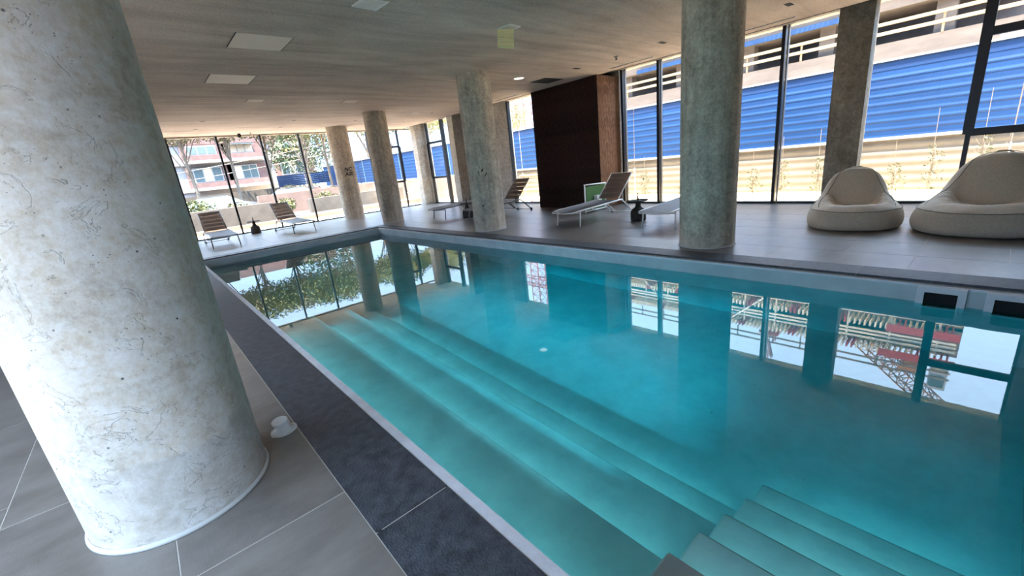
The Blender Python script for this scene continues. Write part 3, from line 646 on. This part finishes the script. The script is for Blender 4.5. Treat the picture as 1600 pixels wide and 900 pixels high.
b1=beanbag('round beige beanbag chair in front of the square concrete column',1.22,1.16,0.82,0.34,3.1); b1.location=(8.52,1.50,0); b1.rotation_euler=(0,0,math.radians(14))
b2=beanbag('larger beige beanbag chair cut by the right picture edge',1.52,1.40,0.92,0.36,8.7); b2.location=(8.56,0.08,0); b2.rotation_euler=(0,0,math.radians(-6))

# small capped pipe on the floor by the near column
t=thing('capped_floor_pipe','white capped floor pipe end beside the foreground column','pipe cap',(0.345,2.93,0),0.4)
bm=bmesh.new(); lathe(bm,[(.058,0),(.064,.006),(.060,.012),(.047,.016),(.045,.055)],seg=28)
mesh_obj('collar',bm,'caulk',t,True)
bm=bmesh.new(); lathe(bm,[(.036,.055),(.036,.060),(.047,.061),(.049,.066),(.049,.078),(.045,.082)],seg=28); co=mesh_obj('cap',bm,'white_plastic',t); co.location=(-.004,0.006,0); co.rotation_euler=(0.06,-0.08,0)
bm=bmesh.new(); lathe(bm,[(.082,0.0),(.078,.004)],seg=24)
for v in bm.verts: v.co.x*=1+0.15*noise.noise(v.co*40)
mesh_obj('mortar_patch',bm,'caulk',t)
# specks floating on the water
bm=bmesh.new()
for i in range(46):
    x,y=R.uniform(2.0,5.3),R.uniform(-0.2,6.0)
    if i>30: x,y=R.uniform(1.2,5.3),R.uniform(6,12)
    s=R.uniform(.003,.008); a=R.random()*6
    bm.faces.new([bm.verts.new((x+s*math.cos(a+q)*(1.6 if q in (0,PI) else 1),y+s*math.sin(a+q),WZ+.0015)) for q in (0,PI/2,PI,3*PI/2)])
tag(mesh_obj('floating_specks',bm,'flower'),'tiny white specks floating on the pool water','debris',None,'stuff')

# ------------------------------------------------------------------ outside
gr = struct_e('ground')
bm=bmesh.new(); box(bm,11.2,60,-30,80,-0.3,-0.10); mesh_obj('garden_soil',bm,'soil',gr)
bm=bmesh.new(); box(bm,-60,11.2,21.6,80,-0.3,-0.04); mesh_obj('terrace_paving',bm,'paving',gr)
bm=bmesh.new(); box(bm,-3.7,11.2,18.8,21.6,-0.3,-0.035); mesh_obj('terrace_bounce_strip',bm,'paving_bounce',gr)
bm=bmesh.new(); box(bm,-60,-3.7,-30,18.8,-0.3,-0.04); box(bm,-3.7,11.2,-30,-0.9,-0.3,-0.04); mesh_obj('left_paving',bm,'dark_ground',gr)
bm=bmesh.new(); box(bm,-30,40,42,55,-0.05,0.3); mesh_obj('street',bm,'asphalt',gr)

def sheet_mesh(L_, z0, z1, ribs, amp, mat, shape):
    bm=bmesh.new(); n=ribs*8; A=[]; B=[]
    for i in range(n+1):
        u=i/n; z=z0+(z1-z0)*u; ph=(u*ribs)%1.0
        d=amp*(math.sin(2*PI*ph) if shape=='wave' else (1.0 if ph<0.18 else (0.0 if ph>0.30 else (0.30-ph)/0.12)))
        A.append(bm.verts.new((-d,0,z))); B.append(bm.verts.new((-d,L_,z)))
    for i in range(n): bm.faces.new((A[i],B[i],B[i+1],A[i+1]))
    me=bpy.data.meshes.new('fence_panel'); bm.to_mesh(me); bm.free(); me.materials.append(MAT[mat]); return me
blue=sheet_mesh(2.98,1.14,2.86,9,0.008,'blue','rib'); cream=sheet_mesh(2.98,-0.1,1.12,6,0.008,'cream','wave')
fr=thing('site_fence','tall blue sheet fence over ribbed cream sheets beyond the right glazing','fence',(14,0,0))
for k in range(-3,14):
    for me in (blue,cream):
        if me is cream and k>5: continue
        o=bpy.data.objects.new('fence_panel',me); link(o,fr); o.location=(0,k*3.0,0)
    mbox('cap_rail',-0.05,0.03,k*3.0,k*3.0+2.98,2.86,2.90,'win_frame',fr); mbox('middle_rail',-0.07,0.02,k*3.0,k*3.0+2.98,1.10,1.16,'win_frame',fr)
mbox('base_wall',-0.3,0.05,18,42,-0.1,1.12,'pinkwall',fr)
ff=thing('street_fence','low blue sheet fence at the street beyond the far glazing','fence',(13.9,40,0),PI/2)
for k in range(2):
    o=bpy.data.objects.new('fence_panel',sheet_mesh(2.2,1.5,2.42,6,0.03,'blue','rib')); link(ff and o,ff) if False else link(o,ff); o.location=(0,k*2.25,0)
# saplings along the fence
def sapling(x,y,h,lab,seed):
    rr=random.Random(seed); t=thing('sapling',lab,'sapling',(x,y,-0.1),0,'young plants along the site fence')
    bm=bmesh.new(); pts=[V((0,0,0)),V((.02,.01,h*.4)),V((-.01,.02,h*.8)),V((.01,0,h))]; tube(bm,pts,[.012,.01,.007,.004],6)
    for k in range(9):
        z=h*(0.2+0.08*k); a=rr.random()*6; tube(bm,[V((0,0,z)),V((.10*math.cos(a),.10*math.sin(a),z+.10)),V((.16*math.cos(a),.16*math.sin(a),z+.2))],[.005,.004,.002],5)
    mesh_obj('stem',bm,'bark',t)
    bm=bmesh.new()
    for k in range(120):
        z=rr.uniform(.1,1.0)*h; rad=.24*(1-0.55*z/h); a=rr.random()*2*PI; q=rad*math.sqrt(rr.random()); c=V((q*math.cos(a),q*math.sin(a),z)); s=rr.uniform(.025,.05)
        d1=V((rr.uniform(-1,1),rr.uniform(-1,1),rr.uniform(-.4,1))).normalized(); d2=d1.cross(V((rr.random(),rr.random(),rr.random()))).normalized()
        bm.faces.new([bm.verts.new(c),bm.verts.new(c+d1*s+d2*s*.35),bm.verts.new(c+d1*s*2),bm.verts.new(c+d1*s-d2*s*.35)])
    lf=mesh_obj('foliage',bm,'leaf_s',t); lf['kind']='stuff'
    bm=bmesh.new(); tube(bm,[(.03,.03,0),(.05,.05,h*1.7)],.005,6); mesh_obj('stake',bm,'bark',t)
for i,(x,y,h,lb) in enumerate(((12.9,4.55,0.75,'short sapling seen just right of the near deck column'),(12.9,3.85,0.9,'sapling seen right of the first mullion from the near deck column'),(12.9,3.05,0.95,'leafy sapling seen just left of the square column'),(12.9,1.62,0.7,'low sapling seen behind the top of the left beanbag'),(12.9,1.02,1.05,'bushy sapling seen between the two beanbags'),(12.9,0.32,1.2,'sapling seen above the right beanbag'),(12.9,7.9,0.8,'sapling seen beside the brown clad box'),(12.9,6.5,0.8,'sapling seen between clad box and near deck column'))):
    sapling(x,y,h,lb,i+3)

# building under construction
SX=32.0
def zs(z20): return 1.55+(z20-1.55)*SX/20
cbld=thing('unfinished_building','concrete building under construction behind the blue fence','building',(SX,0,0))
def zm(z20): return -1.97+(z20+1.97)*SX/20
slabs=[(zs(3.45),zs(3.99)),(zs(4.97),zs(5.40)),(zm(5.14),zm(5.26)),(zm(6.10),zm(6.24))]
for i,(a,b) in enumerate(slabs):
    y0 = 0.2 if i else -8
    if i==0: mbox('floor_slab',0,6,-10,26,a,b,'slab',cbld)
    else: mbox('floor_slab',0,6,0.2,26,a,b,'slab',cbld)
mbox('ground_storey',1.2,6,-10,26,-0.1,slabs[0][0],'slab',cbld)
mbox('back_wall',5,6,-10,26,slabs[0][1],slabs[1][0],'interior',cbld)
mbox('back_wall',3,3.3,0.3,26,slabs[1][1],slabs[2][0],'net_green',cbld)
mbox('back_wall',3,3.3,0.3,26,slabs[2][1],slabs[3][0],'net_green',cbld)
for y in (2.7,7.6,11.9,16.5,21.0,25.0,-2.2,-7.0): mbox('building_column',0.6,1.3,y,y+0.75,slabs[0][1],slabs[1][0],'slab',cbld)
for y in (3,8,13,18,23): mbox('building_column',0.4,0.9,y,y+0.5,slabs[1][1],slabs[3][0],'slab',cbld)
def rails(x,y0,y1,zz,r=0.06,mat='timber'):
    for z in zz:
        bm=bmesh.new(); box(bm,x-r,x+r*.6,y0,y1,z-r,z+r); mesh_obj('guard_rail',bm,mat,cbld)
rails(-0.15,-10,26,(zs(4.28),zs(4.56)),0.08)
for y in range(-9,26,3): mbox('rail_post',-0.1,0.0,y,y+0.09,slabs[0][1],zs(4.62),'timber',cbld)
rails(-0.9,0.3,25,(8.3,8.9,zm(5.54),zm(5.68),zm(5.84)),0.06,'scaffold'); rails(-0.9,0.3,25,(zm(6.65),zm(6.9)),0.05,'interior')
for y in range(1,25,2):
    mbox('scaffold_post',-0.95,-0.85,y,y+0.09,slabs[1][1],zm(6.1),'scaffold',cbld)
    mbox('scaffold_post',-0.95,-0.87,y+.4,y+0.47,zm(6.4),zm(6.95),'interior',cbld)
JM=bpy.data.meshes.new('deck_joist'); bm=bmesh.new(); box(bm,-1.1,0.3,0,0.08,0,0.34); bm.to_mesh(JM); bm.free(); JM.materials.append(MAT['scaffold'])
JR=JM.copy(); JR.materials.clear(); JR.materials.append(MAT['netting'])
for i in range(102):
    y=0.5+i*0.245
    o=bpy.data.objects.new('deck_joist',JR if (i%11) in (8,9) or i<3 else JM); link(o,cbld); o.location=(0,y,zm(5.12))
    o=bpy.data.objects.new('deck_joist',JR if (i%13) in (4,5) or i<3 else JM); link(o,cbld); o.location=(0,y,zm(6.12))
mbox('safety_net',-1.15,-1.11,0.2,3.2,zm(5.12),zm(5.40),'netting',cbld); mbox('safety_net',-1.15,-1.11,0.2,3.4,zm(6.12),zm(6.40),'netting',cbld)
mbox('end_wall',0,1.0,0.2,3.0,slabs[1][1],slabs[3][0],'slab',cbld)
mbox('blue_tarp',-0.3,-0.2,6.0,20,zs(4.93),zs(5.10),'blue',cbld)
for (y0,z0,y1,z1) in ((9,8.2,12,zm(6.1)),(20,8.2,17,zm(6.1)),(12.5,8.2,14,zm(6.1))):
    bm=bmesh.new(); tube(bm,[(-1.0,y0,z0),(-1.0,y1,z1)],0.06,6); mesh_obj('brace',bm,'win_frame',cbld)

def lattice(bm,p,q,w,n,r):
    p,q=V(p),V(q); d=(q-p).normalized(); a=d.cross(V((0,0,1)) if abs(d.z)<.9 else V((1,0,0))).normalized(); b=a.cross(d)
    cs=[(a*sa+b*sb)*w/2 for sa,sb in ((-1,-1),(1,-1),(1,1),(-1,1))]
    for c_ in cs: tube(bm,[p+c_,q+c_],r,5)
    for i in range(n):
        s,e=p.lerp(q,i/n),p.lerp(q,(i+1)/n)
        for k in range(4): tube(bm,[s+cs[k],e+cs[(k+1)%4]],r*.6,4); tube(bm,[s+cs[k],s+cs[(k+1)%4]],r*.6,4)
K=40/35
cr=thing('tower_crane','orange lattice crane standing behind the unfinished building','crane',(40,2.2,0))
def cpt(y,z): return V((0,y-2.2,z))
bm=bmesh.new(); lattice(bm,(0,0.2,0),(0,0.2,15.6),0.9,16,.05); mesh_obj('mast',bm,'crane',cr)
bm=bmesh.new(); lattice(bm,cpt(5.6,14.2),cpt(-0.6,19.8),1.0,13,.055); mesh_obj('jib',bm,'crane',cr)
mbox('cab',-0.6,0.8,-1.7,-0.75,15.6,16.9,'win_frame',cr); mbox('cab_window',-0.65,-0.58,-1.6,-0.85,15.9,16.7,'win_glass',cr)
mbox('turntable',-0.7,0.7,-0.5,0.9,15.6,15.95,'crane',cr)
for dy in (0,0.6):
    bm=bmesh.new(); tube(bm,[cpt(4.2+dy,14.6),cpt(1.6+dy*.4,18.8)],0.03,5); mesh_obj('cable',bm,'interior',cr)
c2r=thing('crane_head','red lattice crane mast rising above the unfinished building','crane',(39.5,11.8,0))
bm=bmesh.new(); lattice(bm,(0,0,0),(0,0,16.0),0.7,22,.045); mesh_obj('mast',bm,'crane_red',c2r)
mbox('head',-.5,.5,-0.75,0.75,14.9,15.15,'crane_red',c2r)
bm=bmesh.new(); lattice(bm,(0,0.3,15.9),(0,-.1,17.6),.4,5,.04); mesh_obj('apex',bm,'crane_red',c2r)
c3r=thing('red_mast','tall red and white lattice mast seen left of the brown clad box','crane',(40,41.6,0))
bm=bmesh.new(); lattice(bm,(0,0,0),(0,0,26),1.4,22,.07); mesh_obj('mast',bm,'crane_red',c3r)
bm=bmesh.new(); lattice(bm,(0,-8,14.8),(0,6,14.8),1.1,12,.06); mesh_obj('jib',bm,'crane_red',c3r)

# apartment block at the street
ab=thing('apartment_building','brown and white apartment block across the street','building',(0,60,0))
mbox('wall',-18,19.3,0.5,9,0.0,8.3,'white_render',ab)
def band(z0,z1,mat,y=0.35,x0=-18,x1=19.3,name='facade_band'): mbox(name,x0,x1,y,0.6,z0,z1,mat,ab)
band(7.62,8.3,'brick'); band(7.0,7.62,'brick',0.3); band(4.85,5.3,'white_render',0.2); band(1.95,2.35,'white_render',0.2)
band(0.3,1.0,'brick',0.3); band(-0.1,0.35,'gardenwall',0.2)
units=[(-12,-8.2),(-6,-2.2),(5.9,9.2),(9.9,12.9),(15.0,18.2)]
for f,(z0,zt) in enumerate(((5.3,6.95),(2.35,4.6))):
    for (x0,x1) in units:
        mbox('brick_panel',x0-0.6,x1+0.6,0.25,0.6,z0,zt,'brick',ab)
        wdw=mbox('window',x0,x1-0.5,0.16,0.3,z0+0.55,zt-0.1,'win_frame',ab)
        n=3
        for k in range(n):
            a=x0+0.1+(x1-0.5-x0-0.1)*k/n; b=x0+(x1-0.5-x0-0.1)*(k+1)/n
            mbox('window_pane',a,b,0.10,0.18,z0+0.65,zt-0.2,R.choice(['win_glass','curtain','win_glass']),wdw)
        bal=mbox('balcony',x0-0.4,x1+0.3,-0.9,0.3,z0-0.35,z0-0.05,'white_render',ab)
        mbox('parapet',x0-0.35,x1+0.25,-0.9,-0.75,z0-0.05,z0+0.5,'brick',bal)
for x0 in (13.2,13.2):
    mbox('planter',15.4,17.6,-1.2,-0.9,5.7,5.95,'orange_flower',ab); break
mbox('awning',9.8,12.4,-0.9,0.2,6.75,6.85,'win_glass',ab)

# trees
def foliage(bm, c, rx, ry, rz_, n, s0, s1, rr):
    for k in range(n):
        a=rr.random()*2*PI; u=rr.uniform(-1,1); q=rr.random()**0.4; w_=math.sqrt(1-u*u)
        p=c+V((rx*q*w_*math.cos(a),ry*q*w_*math.sin(a),rz_*q*u)); s=rr.uniform(s0,s1)
        d1=V((rr.uniform(-1,1),rr.uniform(-1,1),rr.uniform(-1,.6))).normalized(); d2=d1.cross(V((rr.random(),rr.random(),rr.random()+.1))).normalized()
        bm.faces.new([bm.verts.new(p),bm.verts.new(p+d1*s+d2*s*.4),bm.verts.new(p+d1*s*2),bm.verts.new(p+d1*s-d2*s*.4)])
def tree(x,y,h,cr_,mat,label,seed,n=2600,crown_z=None,leaf=0.16,lean=0.0):
    rr=random.Random(seed); t=thing('street_tree',label,'tree',(x,y,-0.1),0,'trees beyond the glazing')
    bm=bmesh.new(); cz=crown_z or h*0.75
    tube(bm,[V((0,0,0)),V((lean*.3,.1,cz*.35)),V((lean*.7,0,cz*.7)),V((lean,0,cz))],[.12,.10,.08,.05],8)
    tips=[]
    for k in range(9):
        a=2*PI*k/9+rr.random()*.5; st=V((lean*.6,0,cz*rr.uniform(.45,.8))); e=V((lean+cr_*.75*math.cos(a),cr_*.75*math.sin(a),cz+rr.uniform(-.2,.5)*(h-cz)))
        tube(bm,[st,st.lerp(e,.5)+V((0,0,.25)),e],[.045,.03,.015],6); tips.append(e)
    mesh_obj('trunk',bm,'bark',t)
    bm=bmesh.new(); c0=V((lean,0,cz+(h-cz)*.1))
    foliage(bm,c0,cr_,cr_,(h-cz)*.8,n//2,leaf*.6,leaf,rr)
    for e in tips: foliage(bm,e,cr_*.45,cr_*.45,(h-cz)*.38,n//18,leaf*.6,leaf,rr)
    f=mesh_obj('foliage',bm,mat,t); f['kind']='stuff'; return t
TL=[(3.4,34.5,'leaf_b','thin pale tree at the far left, in front of the apartment block'),(5.9,36,'leaf_a','tree standing before the middle of the apartment block'),(8.4,37.5,'leaf_b','olive tree at the right end of the apartment block'),(10.5,34.5,'leaf_a','bare limbed tree left of the marked column'),(13.0,37.6,'leaf_b','olive tree behind the marked column'),(15.8,36,'leaf_a','sunlit tree between the two far columns'),(18.6,37,'leaf_c','green tree seen through the window right of the third column'),(21.2,35,'leaf_a','tree seen between the two concrete piers'),(0.8,36,'leaf_b','tree mostly hidden by the foreground column')]
for i_,(x,y,m_,l_) in enumerate(TL):
    f_=y/36; tree(x,y,8.1*f_,2.1,m_,l_,i_+1,6000,6.25*f_,leaf=0.13,lean=0.3*(i_%3-1))
tree(13.6,45,9.0,3.0,'leaf_c','dark green tree farthest away, behind the street',15,3600,4.4,leaf=.18)
tree(19.0,21.5,5.6,1.3,'leaf_b','tree behind the fence, seen left of the brown clad box',19,2400,3.9,leaf=.10)
# shrubs
def shrub(x,y,z,r,mat,label,seed,n=500):
    rr=random.Random(seed); bm=bmesh.new(); foliage(bm,V((0,0,r*.6)),r,r,r*.7,n,.05,.10,rr); o=mesh_obj('garden_shrub',bm,mat); o.location=(x,y,z); tag(o,label,'shrub','shrubs along the garden walls')
shrub(2.2,25.4,0.35,.8,'leaf_a','yellow green shrub at the left end of the garden wall',21,900)
shrub(3.9,25.6,0.3,.6,'leaf_b','olive shrub beside the left yellow green shrub',22)
shrub(6.1,25.2,0.3,.5,'leaf_a','small shrub left of the second far lounger',23)
shrub(8.8,27,0.0,.8,'leaf_a','shrub in the planter left of the marked column',24)
shrub(10.5,27,0.0,.7,'leaf_b','shrub in the planter just left of the marked column',25)
shrub(12.6,22.5,-0.1,.8,'flower','white flowering shrub seen between the two concrete piers',26)
shrub(12.3,27.2,0.0,.8,'flower','white flowering shrub seen right of the third column',27)
shrub(9.7,38.0,0.9,.6,'leaf_b','shrub below the low blue street fence',28)
# garden walls and planters
def gwall(x0,x1,y0,y1,z1,mat,label): tag(mbox('garden_wall',x0,x1,y0,y1,-0.1,z1,mat),label,'wall','low garden walls outside')
gwall(-4,5.2,24,24.4,0.85,'gardenwall','grey garden wall behind the far left lounger')
gwall(5.6,14,29,29.5,1.15,'pinkwall','pinkish garden wall below the blue street fence')
gwall(7.4,13.2,25.6,26.0,0.72,'gardenwall','low planter wall left of the marked column')
gwall(-4,13.2,21.4,21.7,0.12,'pinkwall','low pinkish kerb just outside the far glazing')
gwall(-4,9.4,39.4,39.9,1.5,'gardenwall','retaining wall at the street')
# parked cars
def car(x,y,rz,label):
    t=thing('parked_car',label,'car',(x,y,-0.04),rz)
    sec=[(-2.1,.35,.62,.70),(-2.0,.30,.90,.80),(-1.2,.28,.98,.85),(-0.75,.28,1.05,.85),(0.9,.28,1.0,.85),(1.7,.28,.85,.82),(2.05,.32,.62,.72)]
    bm=bmesh.new(); rings=[]
    for (xx,z0,z1,hw) in sec: rings.append([bm.verts.new(p) for p in ((xx,-hw,z0),(xx,-hw*1.02,(z0+z1)/2),(xx,-hw*.92,z1),(xx,hw*.92,z1),(xx,hw*1.02,(z0+z1)/2),(xx,hw,z0))])
    for A,B in zip(rings,rings[1:]):
        for k in range(6): bm.faces.new((A[k],A[(k+1)%6],B[(k+1)%6],B[k]))
    bm.faces.new(rings[0][::-1]); bm.faces.new(rings[-1]); mesh_obj('body',bm,'car_paint',t)
    bm=bmesh.new(); a=[(-1.75,.98,.74),(-1.1,1.42,.6),(0.2,1.44,.6),(0.95,1.0,.74)]; rings=[[bm.verts.new(p) for p in ((xx,-h_,z-.02),(xx,h_,z-.02))] for xx,z,h_ in a]
    for A,B in zip(rings,rings[1:]): bm.faces.new((A[0],A[1],B[1],B[0]))
    bm.faces.new([r_[0] for r_ in rings][::-1]); bm.faces.new([r_[1] for r_ in rings]); mesh_obj('cabin_glass',bm,'win_glass',t)
    mbox('roof',-1.1,0.2,-.58,.58,1.42,1.46,'car_paint',t)
    for xx in (-1.35,1.3):
        for s in (-1,1):
            bm=bmesh.new(); lathe(bm,[(.33,-.1),(.33,.1)],seg=20); o=mesh_obj('wheel',bm,'tyre',t,True); o.location=(xx,s*.76,.33); o.rotation_euler=(PI/2,0,0)
car(8.8,32.5,math.radians(8),'silver car parked beyond the garden wall, behind the second far lounger')
car(4.0,30.5,math.radians(4),'silver car parked beyond the wall, behind the far left lounger')
# overhead cables, outside
def cable(p,q,sag,label):
    bm=bmesh.new(); p,q=V(p),V(q); tube(bm,[p.lerp(q,i/16)-V((0,0,sag*4*(i/16)*(1-i/16))) for i in range(17)],.025,5); tag(mesh_obj('overhead_cable',bm,'wire'),label,'cable','overhead cables over the street')
cable((-8,40,1.9),(22,41,5.2),0.5,'lower overhead cable crossing in front of the apartment block'); cable((-8,43,2.4),(22,41,6.2),0.5,'upper overhead cable crossing in front of the apartment block')
bm=bmesh.new(); tube(bm,[(13.2,33,0),(12.8,33,9)],[.14,.09],8); tag(mesh_obj('utility_pole',bm,'interior'),'leaning grey pole between the two far columns','pole')
# things in the yard seen left of the clad box
t=thing('timber_trestle','pale timber trestle in the yard left of the brown clad box','trestle',(12.7,13.0,-0.1))
for a in ([(0,-.8,0),(0,-.6,1.0)],[(0,.8,0),(0,.6,1.0)],[(0,-.8,1.0),(0,.8,1.0)],[(0,-.9,.45),(0,.9,.4)],[(.4,-.2,0),(.1,-.1,1.0)]):
    bm=bmesh.new(); tube(bm,a,.05,4); mesh_obj('beam',bm,'timber',t)
bm=bmesh.new(); tube(bm,[(.24*math.cos(2*PI*k/24),.24*math.sin(2*PI*k/24),.02) for k in range(25)],.015,6,False); o=mesh_obj('coiled_hose',bm,'netting'); o.location=(12.0,12.2,-0.08); tag(o,'coiled red hose on the soil left of the brown clad box','hose')
dg=thing('site_digger','orange site machine frame behind the fence, left of the clad box','machine',(21,26.5,0))
bm=bmesh.new(); lattice(bm,(0,-2,3.4),(0,3,5.2),.8,6,.09); mesh_obj('boom',bm,'crane',dg); mbox('housing',-.6,.6,1,2.5,2.2,3.6,'crane',dg); mbox('deck',-.7,.7,-3,3,-0.1,2.2,'interior',dg)
